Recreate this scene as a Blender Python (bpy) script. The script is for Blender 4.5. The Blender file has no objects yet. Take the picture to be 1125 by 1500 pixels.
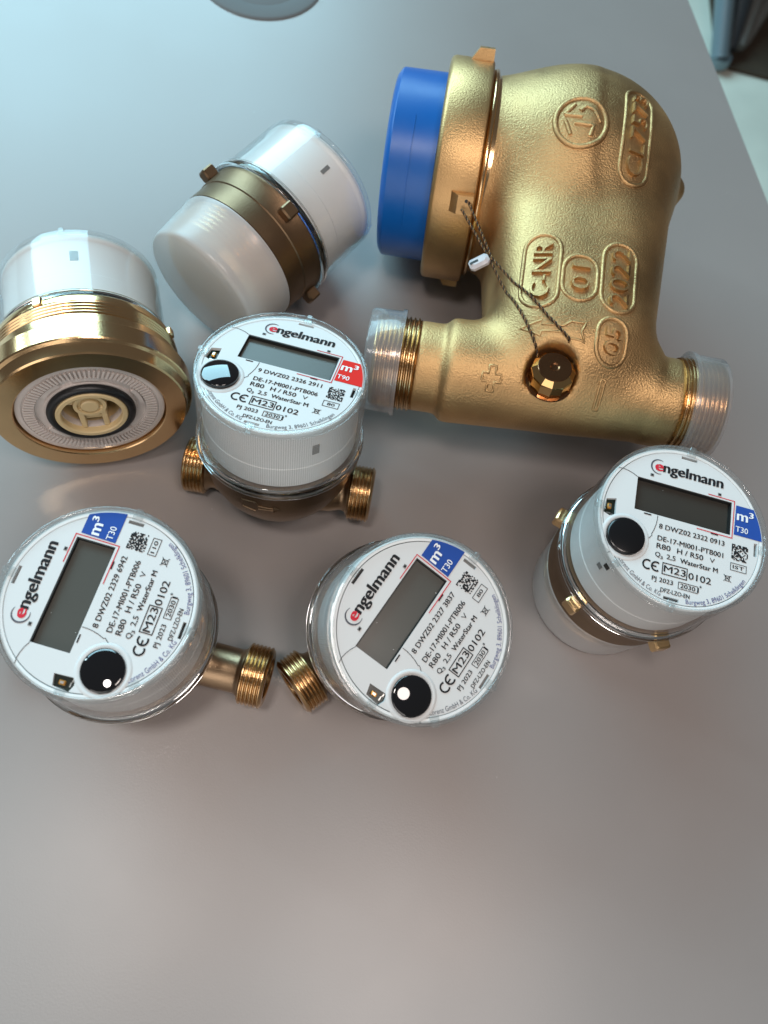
import bpy, bmesh, math, random
import numpy as np
from mathutils import Matrix, Vector
from mathutils.bvhtree import BVHTree
random.seed(7)
scene = bpy.context.scene
COL = scene.collection
U = 0.04                                   # one drawing unit of the meters is 40 mm
R_ = math.radians

# ------------------------------------------------------------------ camera
cam_d = bpy.data.cameras.new('camera')
cam_d.sensor_fit = 'VERTICAL'; cam_d.sensor_height = 36.0; cam_d.sensor_width = 27.0
cam_d.lens = 1190.0 / 1500.0 * 36.0
cam_d.clip_start = 0.01; cam_d.clip_end = 30.0
cam_d.dof.use_dof = True; cam_d.dof.focus_distance = 0.325; cam_d.dof.aperture_fstop = 11.0
cam = bpy.data.objects.new('camera', cam_d); COL.objects.link(cam)
cam.matrix_world = Matrix(((0.98897, -0.0557, -0.13721, -0.05416), (0.0, 0.92657, -0.37613, -0.14845),
                           (0.14809, 0.37198, 0.91635, 0.36168), (0, 0, 0, 1)))
scene.camera = cam

# ------------------------------------------------------------------ room light
world = bpy.data.worlds.new('World'); scene.world = world; world.use_nodes = True
wbg = world.node_tree.nodes['Background']
wbg.inputs['Color'].default_value = (1.0, 0.95, 0.92, 1); wbg.inputs['Strength'].default_value = 0.085
def area(name, loc, target, sx, sy, power, color):
    d = bpy.data.lights.new(name, 'AREA'); d.shape = 'DISK' if name.startswith('ceiling') else 'RECTANGLE'; d.size = sx
    if d.shape == 'RECTANGLE': d.size_y = sy
    d.energy = power; d.color = color
    o = bpy.data.objects.new(name, d); COL.objects.link(o); o.location = loc
    o.rotation_euler = (Vector(target) - Vector(loc)).to_track_quat('-Z', 'Y').to_euler()
    return o
area('window_light', (-1.05, 2.05, 1.38), (-0.1, 0.1, 0), 2.5, 1.3, 76.0, (0.46, 0.84, 1.0))
area('window_light', (-2.25, 1.25, 1.25), (0, 0.1, 0), 0.16, 1.3, 10.0, (0.62, 0.90, 1.0))
area('room_fill_light', (-0.9, -2.3, 1.0), (0, 0, 0.05), 2.4, 1.6, 17.0, (1.0, 0.93, 0.89))  # added soft fill from behind the camera, stands in for room ambient
area('ceiling_lamp_light', (-0.288, -0.205, 1.1), (-0.25, -0.2, 0), 0.17, 0.17, 2.4, (1.0, 0.93, 0.88))
area('ceiling_lamp_light', (0.195, -0.347, 1.1), (0.1, -0.25, 0), 0.32, 0.26, 3.0, (1.0, 0.88, 0.82))
scene.view_settings.view_transform = 'Standard'; scene.view_settings.look = 'None'
scene.view_settings.gamma = 1.0; scene.view_settings.exposure = 0.30
scene.view_settings.use_curve_mapping = False
scene.render.engine = 'CYCLES'
scene.cycles.max_bounces = 14; scene.cycles.transparent_max_bounces = 16; scene.cycles.transmission_bounces = 10

# ------------------------------------------------------------------ materials
def new_mat(name):
    m = bpy.data.materials.new(name); m.use_nodes = True
    return m, m.node_tree.nodes, m.node_tree.links, m.node_tree.nodes['Principled BSDF']
def pbr(name, col, rough=0.5, metal=0.0, coat=0.0, bump=0.0, bscale=300.0, vary=0.0, vscale=60.0, bdist=0.0006, rvary=0.0, sss=0.0, spec=0.5):
    m, n, l, p = new_mat(name)
    p.inputs['Base Color'].default_value = (*col, 1); p.inputs['Roughness'].default_value = rough
    p.inputs['Metallic'].default_value = metal; p.inputs['Coat Weight'].default_value = coat
    p.inputs['Specular IOR Level'].default_value = spec
    if sss: p.inputs['Subsurface Weight'].default_value = sss; p.inputs['Subsurface Radius'].default_value = (0.004, 0.004, 0.004)
    tc = n.new('ShaderNodeTexCoord')
    if bump:
        t = n.new('ShaderNodeTexNoise'); t.inputs['Scale'].default_value = bscale; t.inputs['Detail'].default_value = 3.0
        b = n.new('ShaderNodeBump'); b.inputs['Strength'].default_value = bump; b.inputs['Distance'].default_value = bdist
        l.new(tc.outputs['Object'], t.inputs['Vector']); l.new(t.outputs['Fac'], b.inputs['Height']); l.new(b.outputs['Normal'], p.inputs['Normal'])
    if vary or rvary:
        t = n.new('ShaderNodeTexNoise'); t.inputs['Scale'].default_value = vscale; t.inputs['Detail'].default_value = 5.0
        l.new(tc.outputs['Object'], t.inputs['Vector'])
        if vary:
            r = n.new('ShaderNodeValToRGB')
            r.color_ramp.elements[0].position = 0.3; r.color_ramp.elements[1].position = 0.7
            r.color_ramp.elements[0].color = (*[c * (1 - vary) for c in col], 1)
            r.color_ramp.elements[1].color = (*[min(1, c * (1 + vary)) for c in col], 1)
            l.new(t.outputs['Fac'], r.inputs['Fac']); l.new(r.outputs['Color'], p.inputs['Base Color'])
        if rvary:
            mr = n.new('ShaderNodeMapRange'); mr.inputs['From Min'].default_value = 0.3; mr.inputs['From Max'].default_value = 0.7
            mr.inputs['To Min'].default_value = max(0.02, rough - rvary); mr.inputs['To Max'].default_value = rough + rvary
            l.new(t.outputs['Fac'], mr.inputs['Value']); l.new(mr.outputs['Result'], p.inputs['Roughness'])
    return m
def dusty(m, col, scale, amount, size):
    """sparse pale specks of dust over a finished material"""
    n, l = m.node_tree.nodes, m.node_tree.links; p = n['Principled BSDF']
    tc = n.new('ShaderNodeTexCoord'); vo = n.new('ShaderNodeTexVoronoi'); vo.inputs['Scale'].default_value = scale
    l.new(tc.outputs['Object'], vo.inputs['Vector'])
    lt = n.new('ShaderNodeMath'); lt.operation = 'LESS_THAN'; lt.inputs[1].default_value = size; l.new(vo.outputs['Distance'], lt.inputs[0])
    sx = n.new('ShaderNodeSeparateColor'); l.new(vo.outputs['Color'], sx.inputs[0])
    gt = n.new('ShaderNodeMath'); gt.operation = 'GREATER_THAN'; gt.inputs[1].default_value = 1 - amount; l.new(sx.outputs[0], gt.inputs[0])
    mu = n.new('ShaderNodeMath'); mu.operation = 'MULTIPLY'; l.new(lt.outputs[0], mu.inputs[0]); l.new(gt.outputs[0], mu.inputs[1])
    mx = n.new('ShaderNodeMix'); mx.data_type = 'RGBA'; l.new(mu.outputs[0], mx.inputs['Factor'])
    src = p.inputs['Base Color'].links
    if src: l.new(src[0].from_socket, mx.inputs['A'])
    else: mx.inputs['A'].default_value = p.inputs['Base Color'].default_value
    mx.inputs['B'].default_value = (*col, 1); l.new(mx.outputs['Result'], p.inputs['Base Color'])
    return m
def clear(name, tint=(0.985, 0.99, 0.99), rough=0.03, ior=1.45, gain=1.0, frost=0.0, frostcol=(0.8, 0.8, 0.8), ribs=0, ribamt=0.0):
    """thin clear or milky plastic: light goes straight through, fresnel gloss on top, optional milkiness and fine ribs"""
    m, n, l, p = new_mat(name); n.remove(p); out = n['Material Output']
    tr = n.new('ShaderNodeBsdfTransparent'); tr.inputs['Color'].default_value = (*tint, 1)
    gl = n.new('ShaderNodeBsdfGlossy'); gl.inputs['Roughness'].default_value = rough
    lw = n.new('ShaderNodeLayerWeight'); lw.inputs['Blend'].default_value = 0.5
    pw = n.new('ShaderNodeMath'); pw.operation = 'POWER'; pw.inputs[1].default_value = 4.0; l.new(lw.outputs['Facing'], pw.inputs[0])
    f0 = ((ior - 1) / (ior + 1)) ** 2
    fr = n.new('ShaderNodeMath'); fr.operation = 'MULTIPLY_ADD'; fr.inputs[1].default_value = 0.85 - f0; fr.inputs[2].default_value = f0; l.new(pw.outputs[0], fr.inputs[0])
    mx = n.new('ShaderNodeMixShader'); base = tr.outputs[0]
    if frost or ribs:
        df = n.new('ShaderNodeBsdfDiffuse'); df.inputs['Color'].default_value = (*frostcol, 1)
        tl = n.new('ShaderNodeBsdfTranslucent'); tl.inputs['Color'].default_value = (*frostcol, 1)
        dm = n.new('ShaderNodeMixShader'); dm.inputs[0].default_value = 0.45
        l.new(df.outputs[0], dm.inputs[1]); l.new(tl.outputs[0], dm.inputs[2])
        fm = n.new('ShaderNodeMixShader'); fm.inputs[0].default_value = frost
        l.new(tr.outputs[0], fm.inputs[1]); l.new(dm.outputs[0], fm.inputs[2]); base = fm.outputs[0]
    if ribs:
        tc = n.new('ShaderNodeTexCoord'); sp = n.new('ShaderNodeSeparateXYZ'); at = n.new('ShaderNodeMath'); at.operation = 'ARCTAN2'
        l.new(tc.outputs['Object'], sp.inputs[0]); l.new(sp.outputs['Y'], at.inputs[0]); l.new(sp.outputs['X'], at.inputs[1])
        mu = n.new('ShaderNodeMath'); mu.operation = 'MULTIPLY'; mu.inputs[1].default_value = float(ribs); l.new(at.outputs[0], mu.inputs[0])
        si = n.new('ShaderNodeMath'); si.operation = 'SINE'; l.new(mu.outputs[0], si.inputs[0])
        b = n.new('ShaderNodeBump'); b.inputs['Strength'].default_value = 0.6; b.inputs['Distance'].default_value = 0.0003
        l.new(si.outputs[0], b.inputs['Height']); l.new(b.outputs['Normal'], gl.inputs['Normal'])
        mr = n.new('ShaderNodeMapRange'); mr.inputs['From Min'].default_value = -1; mr.inputs['To Min'].default_value = frost; mr.inputs['To Max'].default_value = frost + ribamt
        l.new(si.outputs[0], mr.inputs['Value']); l.new(mr.outputs['Result'], fm.inputs[0])
    if gain != 1.0:
        g = n.new('ShaderNodeMath'); g.operation = 'MULTIPLY'; g.use_clamp = True; g.inputs[1].default_value = gain
        l.new(fr.outputs[0], g.inputs[0]); l.new(g.outputs[0], mx.inputs[0])
    else: l.new(fr.outputs[0], mx.inputs[0])
    l.new(base, mx.inputs[1]); l.new(gl.outputs[0], mx.inputs[2]); l.new(mx.outputs[0], out.inputs['Surface'])
    return m
def glass(name, col=(0.93, 0.96, 0.96), rough=0.02):
    m, n, l, p = new_mat(name)
    p.inputs['Base Color'].default_value = (*col, 1); p.inputs['Roughness'].default_value = rough
    p.inputs['Transmission Weight'].default_value = 1.0; p.inputs['IOR'].default_value = 1.47
    return m

M = {}
M['table'] = pbr('grey_laminate', (0.288, 0.256, 0.244), 0.37, bump=0.10, bscale=1100, bdist=0.00025, vary=0.03, vscale=9, rvary=0.03, spec=0.8)
M['cast'] = pbr('cast_brass', (0.53, 0.335, 0.155), 0.48, 1.0, bump=0.7, bscale=1300, bdist=0.0004, vary=0.20, vscale=32, rvary=0.09)
M['cast_smooth'] = pbr('turned_cast_brass', (0.52, 0.325, 0.148), 0.41, 1.0, bump=0.5, bscale=1400, bdist=0.0003, vary=0.10, vscale=70)
M['bronze'] = pbr('dull_bronze', (0.225, 0.145, 0.085), 0.42, 1.0, bump=0.35, bscale=1600, bdist=0.00025, vary=0.10, vscale=60)
M['brass'] = pbr('machined_brass', (0.78, 0.53, 0.28), 0.17, 1.0, bump=0.06, bscale=900, bdist=0.0003, vary=0.06, vscale=50)
M['brass_satin'] = pbr('satin_brass', (0.74, 0.50, 0.25), 0.28, 1.0, bump=0.1, bscale=700, bdist=0.0003, vary=0.06, vscale=50)
M['thread'] = pbr('threaded_brass', (0.55, 0.36, 0.18), 0.24, 1.0, bump=0.25, bscale=1500, bdist=0.0003, vary=0.22, vscale=120)
M['plug'] = pbr('polished_brass', (0.72, 0.47, 0.2), 0.07, 1.0)
M['plug_top'] = pbr('brown_brass', (0.22, 0.10, 0.045), 0.25, 1.0, coat=0.3)
M['white'] = pbr('white_housing_plastic', (0.76, 0.76, 0.75), 0.42)
M['dial'] = pbr('white_dial_print', (0.67, 0.67, 0.665), 0.42, bump=0.02, bscale=500, bdist=0.0002, spec=0.25)
M['gap'] = pbr('black_plastic', (0.012, 0.012, 0.012), 0.5)
M['ink'] = pbr('black_print', (0.02, 0.02, 0.022), 0.6, spec=0.12)
M['ink_grey'] = pbr('grey_print', (0.10, 0.10, 0.12), 0.6, spec=0.12)
M['ink_blue'] = pbr('blue_grey_print', (0.085, 0.095, 0.23), 0.6, spec=0.12)
M['ink_red'] = pbr('red_print', (0.62, 0.03, 0.05), 0.6, spec=0.12)
M['ink_white'] = pbr('white_print', (0.82, 0.83, 0.85), 0.4)
M['flag_blue'] = pbr('blue_print', (0.022, 0.075, 0.33), 0.6, spec=0.12)
M['flag_red'] = pbr('red_label_print', (0.72, 0.025, 0.018), 0.6, spec=0.12)
M['lcd'] = pbr('grey_display_glass', (0.088, 0.086, 0.076), 0.24, vary=0.05, vscale=25, spec=0.25)
M['lcd_dark'] = pbr('dark_display_glass', (0.045, 0.040, 0.034), 0.24, vary=0.05, vscale=25, spec=0.25)
M['stub'] = pbr('satin_bronze', (0.36, 0.25, 0.155), 0.36, 1.0, bump=0.3, bscale=1500, bdist=0.00025, vary=0.10, vscale=60)
M['lens'] = pbr('black_lens', (0.004, 0.0045, 0.006), 0.035, coat=1.0)
M['lens_matt'] = pbr('black_rubber_lens', (0.006, 0.006, 0.007), 0.22)
M['pcb'] = pbr('dark_circuit_board', (0.006, 0.014, 0.009), 0.3, vary=0.5, vscale=900)
M['chip'] = pbr('amber_component', (0.55, 0.25, 0.05), 0.3, 0.6, vary=0.4, vscale=1200)
M['solder'] = pbr('tin_contact', (0.6, 0.6, 0.58), 0.3, 0.9)
M['slot'] = pbr('grey_slot', (0.20, 0.20, 0.195), 0.5)
M['clear'] = clear('clear_plastic', ior=1.33, rough=0.09)
M['clear_rim'] = clear('clear_plastic_rim', tint=(0.965, 0.975, 0.975), ior=1.48, gain=1.25, frost=0.07)
M['clear_ribs'] = clear('clear_ribbed_plastic', ior=1.38, rough=0.06, ribs=240, ribamt=0.12, frost=0.02)
M['lip'] = glass('clear_plastic_lip')
M['milky'] = clear('milky_cap_plastic', tint=(0.97, 0.97, 0.97), rough=0.28, ior=1.45, frost=0.74, frostcol=(0.86, 0.86, 0.865))
M['milky_thin'] = clear('thin_milky_cap_plastic', tint=(0.95, 0.94, 0.94), rough=0.18, ior=1.48, frost=0.30, frostcol=(0.75, 0.75, 0.77), gain=1.2)
M['blue'] = pbr('blue_cap_plastic', (0.001, 0.105, 0.42), 0.36, bump=0.03, bscale=200, bdist=0.0004, rvary=0.07, vscale=40)
M['oring'] = pbr('black_rubber', (0.008, 0.008, 0.009), 0.4)
M['beige'] = pbr('beige_plastic', (0.66, 0.50, 0.27), 0.36, sss=0.15)
M['insert'] = pbr('cloudy_plastic_insert', (0.62, 0.55, 0.51), 0.22, sss=0.2, vary=0.08, vscale=70)
M['wire'] = pbr('brown_wire', (0.035, 0.018, 0.01), 0.35, 0.5)
M['wire_light'] = pbr('copper_wire', (0.25, 0.14, 0.065), 0.35, 0.8)
M['tag'] = pbr('grey_seal_plastic', (0.58, 0.57, 0.60), 0.3, sss=0.1)
M['cup'] = pbr('grey_grommet_plastic', (0.17, 0.185, 0.19), 0.8, spec=0.15)
M['edge'] = pbr('table_edge_band', (0.25, 0.25, 0.25), 0.4)
M['floor'] = pbr('pale_floor', (0.74, 0.72, 0.62), 0.4, vary=0.12, vscale=5)
M['mat'] = pbr('dark_brown_mat', (0.055, 0.035, 0.02), 0.8, vary=0.2, vscale=30)
M['steel'] = pbr('blue_grey_steel', (0.20, 0.27, 0.31), 0.4, 0.4)
M['dark_steel'] = pbr('dark_grey_steel', (0.03, 0.035, 0.04), 0.4)
M['grey_steel'] = pbr('grey_steel', (0.16, 0.16, 0.15), 0.5)
dusty(M['lcd_dark'], (0.3, 0.3, 0.28), 500, 0.06, 0.10); dusty(M['lcd'], (0.5, 0.5, 0.48), 500, 0.10, 0.10); dusty(M['lens'], (0.35, 0.35, 0.36), 700, 0.06, 0.09); dusty(M['lens_matt'], (0.3, 0.3, 0.3), 800, 0.08, 0.09)
dusty(M['table'], (0.52, 0.50, 0.48), 220, 0.02, 0.045); dusty(M['blue'], (0.25, 0.35, 0.55), 400, 0.03, 0.07)

# ------------------------------------------------------------------ mesh helpers
class MB:
    """collects vertices (in units U) and faces of one mesh"""
    def __init__(s): s.v = []; s.f = []
    def add(s, v, f, mat=None):
        o = len(s.v)
        s.v += [tuple(mat @ Vector(p)) for p in v] if mat is not None else [tuple(p) for p in v]
        s.f += [tuple(i + o for i in q) for q in f]; return s
    def lathe(s, prof, seg=96, mat=None, close=False, a0=0.0, a1=360.0):
        full = abs(a1 - a0) >= 359.99; n = seg if full else seg + 1
        v = []; f = []
        for r, z in prof:
            for k in range(n):
                a = R_(a0 + (a1 - a0) * k / seg); v.append((r * math.cos(a), r * math.sin(a), z))
        m = len(prof)
        for i in range(m if close else m - 1):
            j = (i + 1) % m
            for k in range(seg):
                k2 = (k + 1) % n if full else k + 1
                f.append((i * n + k, i * n + k2, j * n + k2, j * n + k))
        if not full and close:
            f.append(tuple(i * n for i in range(m))); f.append(tuple((m - 1 - i) * n + n - 1 for i in range(m)))
        return s.add(v, f, mat)
    def box(s, x0, x1, y0, y1, z0, z1, mat=None, ch=0.0):
        if ch <= 0:
            v = [(x, y, z) for z in (z0, z1) for y in (y0, y1) for x in (x0, x1)]
            f = [(0, 2, 3, 1), (4, 5, 7, 6), (0, 1, 5, 4), (2, 6, 7, 3), (0, 4, 6, 2), (1, 3, 7, 5)]
            return s.add(v, f, mat)
        v = []; f = []
        rings = [(ch, z0), (0, z0 + ch), (0, z1 - ch), (ch, z1)]
        for c, z in rings:
            a, b, cc, d = x0 + c, x1 - c, y0 + c, y1 - c; e = ch
            v += [(a + e, cc, z), (b - e, cc, z), (b, cc + e, z), (b, d - e, z), (b - e, d, z), (a + e, d, z), (a, d - e, z), (a, cc + e, z)]
        for i in range(3):
            for k in range(8): f.append((i * 8 + k, i * 8 + (k + 1) % 8, (i + 1) * 8 + (k + 1) % 8, (i + 1) * 8 + k))
        f.append(tuple(range(7, -1, -1))); f.append(tuple(range(24, 32)))
        return s.add(v, f, mat)
    def tube(s, pts, r, seg=8, cap=True):
        pts = [Vector(p) for p in pts]; n = len(pts); v = []; f = []
        up = Vector((0.13, 0.21, 0.97))
        for i, p in enumerate(pts):
            d = (pts[min(i + 1, n - 1)] - pts[max(i - 1, 0)]).normalized()
            a = d.cross(up); a.normalize(); b = d.cross(a)
            rr = r[i] if isinstance(r, (list, tuple)) else r
            for k in range(seg):
                t = 2 * math.pi * k / seg; v.append(p + rr * (a * math.cos(t) + b * math.sin(t)))
        for i in range(n - 1):
            for k in range(seg): f.append((i * seg + k, i * seg + (k + 1) % seg, (i + 1) * seg + (k + 1) % seg, (i + 1) * seg + k))
        if cap: f.append(tuple(range(seg - 1, -1, -1))); f.append(tuple(range((n - 1) * seg, n * seg)))
        return s.add(v, f)
    def ribbon(s, pts, w, z, closed=False):
        """flat printed line in the xy plane"""
        n = len(pts); v = []; f = []
        for i, p in enumerate(pts):
            a = pts[(i - 1) % n] if (closed or i > 0) else pts[i]; b = pts[(i + 1) % n] if (closed or i < n - 1) else pts[i]
            d1 = Vector((p[0] - a[0], p[1] - a[1])); d2 = Vector((b[0] - p[0], b[1] - p[1]))
            if d1.length < 1e-9: d1 = d2
            if d2.length < 1e-9: d2 = d1
            d1.normalize(); d2.normalize(); t = (d1 + d2)
            if t.length < 1e-6: t = d1
            t.normalize(); nx, ny = -t.y, t.x; k = w / 2 / max(0.35, t.dot(d1))
            v += [(p[0] + nx * k, p[1] + ny * k, z), (p[0] - nx * k, p[1] - ny * k, z)]
        for i in range(n if closed else n - 1):
            j = (i + 1) % n; f.append((2 * i, 2 * i + 1, 2 * j + 1, 2 * j))
        return s.add(v, f)
    def rect(s, x0, x1, y0, y1, z): return s.add([(x0, y0, z), (x1, y0, z), (x1, y1, z), (x0, y1, z)], [(0, 1, 2, 3)])
    def build(s, name, mat, parent=None, off=(0, 0, 0), angle=35, smooth=True):
        me = bpy.data.meshes.new(name)
        me.from_pydata([(a * U, b * U, c * U) for a, b, c in s.v], [], s.f); me.update()
        bm = bmesh.new(); bm.from_mesh(me); bmesh.ops.recalc_face_normals(bm, faces=bm.faces); bm.to_mesh(me); bm.free()
        me.materials.append(M[mat] if isinstance(mat, str) else mat)
        if smooth:
            me.polygons.foreach_set('use_smooth', [True] * len(me.polygons)); me.set_sharp_from_angle(angle=R_(angle))
        o = bpy.data.objects.new(name, me); COL.objects.link(o)
        if parent is not None: o.parent = parent
        o.location = [c * U for c in off]
        return o
def raw(name, me, mat, parent=None, off=(0, 0, 0)):
    if not me.materials: me.materials.append(M[mat])
    o = bpy.data.objects.new(name, me); COL.objects.link(o)
    if parent is not None: o.parent = parent
    o.location = [c * U for c in off]; return o
def thing(name, label, cat, mat, group=None):
    o = bpy.data.objects.new(name, None); COL.objects.link(o); o.empty_display_size = 0.01
    o.matrix_world = mat; o['label'] = label; o['category'] = cat
    if group: o['group'] = group
    return o
def pose(c, R):
    m = Matrix(R).to_4x4(); m.translation = Vector(c); return m

# lettering: glyph outlines from the built-in font, as flat arrays (units of font size)
_txt = {}
def glyphs(s, bold=0.0):
    bold = min(bold, 0.0); k = (s, bold)
    if k not in _txt:
        c = bpy.data.curves.new('lettering', 'FONT'); c.body = s; c.size = 1.0; c.offset = bold; c.resolution_u = 3
        o = bpy.data.objects.new('lettering', c); COL.objects.link(o)
        bpy.context.view_layer.update()
        me = bpy.data.meshes.new_from_object(o.evaluated_get(bpy.context.evaluated_depsgraph_get()))
        v = np.array([tuple(p.co) for p in me.vertices]); f = [tuple(p.vertices) for p in me.polygons]
        bpy.data.objects.remove(o); bpy.data.curves.remove(c); bpy.data.meshes.remove(me)
        _txt[k] = (v, f)
    return _txt[k]
CAP = None
def text(s, x0, x1, yb, cap, z=0.006, bold=0.012, mb=None):
    global CAP
    if CAP is None: CAP = glyphs('H')[0][:, 1].max()
    v, f = glyphs(s, bold); v = v.copy(); a, b = v[:, 0].min(), v[:, 0].max()
    v[:, 0] = x0 + (v[:, 0] - a) * (x1 - x0) / (b - a); v[:, 1] = yb + v[:, 1] * cap / CAP; v[:, 2] = z
    mb = mb or MB(); sx = bold * 0.35
    for k, dx in enumerate((0.0,) if sx < 1e-4 else (0.0, -sx, sx)):           # heavier print: the outline laid down twice more, a hair apart
        w = v.copy(); w[:, 0] += dx; w[:, 1] += dx * 0.3; w[:, 2] += 0.0004 * k; mb.add(w.tolist(), f)
    return mb
def arctext(s, R0, a0, a1, cap, z=0.006, bold=0.006):
    """text standing on a circle, tops towards the centre, from angle a0 to a1 (degrees)"""
    if CAP is None: text('H', 0, 1, 0, 1)
    v, f = glyphs(s, bold); v = v.copy(); a, b = v[:, 0].min(), v[:, 0].max()
    ang = np.radians(a0 + (v[:, 0] - a) / (b - a) * (a1 - a0)); r = R0 - v[:, 1] * cap / CAP
    w = np.stack([r * np.cos(ang), r * np.sin(ang), np.full(len(r), z)], 1)
    return MB().add(w.tolist(), f)

# ------------------------------------------------------------------ setting: table top, floor
tb = MB().box(-1.2 / U, 0.0, -0.75 / U, 0.85 / U, -0.03 / U, 0.0)
# right-hand edge runs from (0.2835,-0.02) through (0.22,0.406): a slightly turned long edge
e0, e1 = (0.283 / U, -0.75 / U), (0.155 / U, 0.85 / U)
def edge_x(y): return (0.22 + (0.406 - y * U) * (0.246 - 0.22) / (0.406 - 0.23)) / U
tb = MB(); zt, zl = 0.0, -0.028 / U
y0, y1, xl = -0.75 / U, 0.85 / U, -1.2 / U
v = []
for y in (y0, y1):
    xr = edge_x(y); v += [(xl, y, zl), (xl, y, zt), (xr - 0.04, y, zt), (xr, y, zt - 0.04), (xr, y, zl)]
tb.add(v, [(0, 1, 6, 5), (1, 2, 7, 6), (2, 3, 8, 7), (3, 4, 9, 8), (4, 0, 5, 9), (0, 4, 3, 2, 1), (5, 6, 7, 8, 9)])
o = tb.build('table_top', 'table', smooth=False); o['kind'] = 'structure'
fl = MB().rect(-1.5 / U, 3.0 / U, -1.5 / U, 3.5 / U, -0.73 / U)
o = fl.build('floor', 'floor', smooth=False); o['kind'] = 'structure'

# ------------------------------------------------------------------ water meter parts
def filled_sheet(name, loops, z, depth, mat, parent, off):
    """flat sheet bounded by the first loop with the other loops as holes; every hole gets walls going down by depth"""
    bm = bmesh.new(); edges = []
    for lp in loops:
        vs = [bm.verts.new((x * U, y * U, z * U)) for x, y in lp]
        edges += [bm.edges.new((vs[i], vs[(i + 1) % len(vs)])) for i in range(len(vs))]
    bmesh.ops.triangle_fill(bm, use_beauty=True, use_dissolve=False, edges=edges)
    for fc in bm.faces:
        if fc.normal.z < 0: fc.normal_flip()
    for lp in loops:
        n = len(lp); t = [bm.verts.new((x * U, y * U, z * U)) for x, y in lp]; b = [bm.verts.new((x * U, y * U, (z - depth) * U)) for x, y in lp]
        for i in range(n): bm.faces.new((t[i], t[(i + 1) % n], b[(i + 1) % n], b[i]))
    me = bpy.data.meshes.new(name); bm.to_mesh(me); bm.free()
    return raw(name, me, mat, parent, off)
def circle_pts(r, n, cx=0.0, cy=0.0, a0=0.0): return [(cx + r * math.cos(2 * math.pi * i / n + a0), cy + r * math.sin(2 * math.pi * i / n + a0)) for i in range(n)]
def rect_pts(x0, x1, y0, y1): return [(x0, y0), (x1, y0), (x1, y1), (x0, y1)]
def arc_pts(cx, cy, r, a0, a1, n): return [(cx + r * math.cos(R_(a0 + (a1 - a0) * i / n)), cy + r * math.sin(R_(a0 + (a1 - a0) * i / n))) for i in range(n + 1)]

BX, BY, BR = -0.547, -0.262, 0.186          # the round black key on the dial
LX0, LX1, LY0, LY1 = -0.487, 0.490, 0.056, 0.412
CHIP = [(-0.770, 0.085), (-0.672, 0.112), (-0.664, -0.070), (-0.725, -0.085), (-0.785, -0.06)]
SLOTS = [(0.02, 0.757, 0.165, 0.03, 0), (-0.045, -0.757, 0.15, 0.03, 4), (0.752, -0.03, 0.032, 0.14, 0)]

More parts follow.
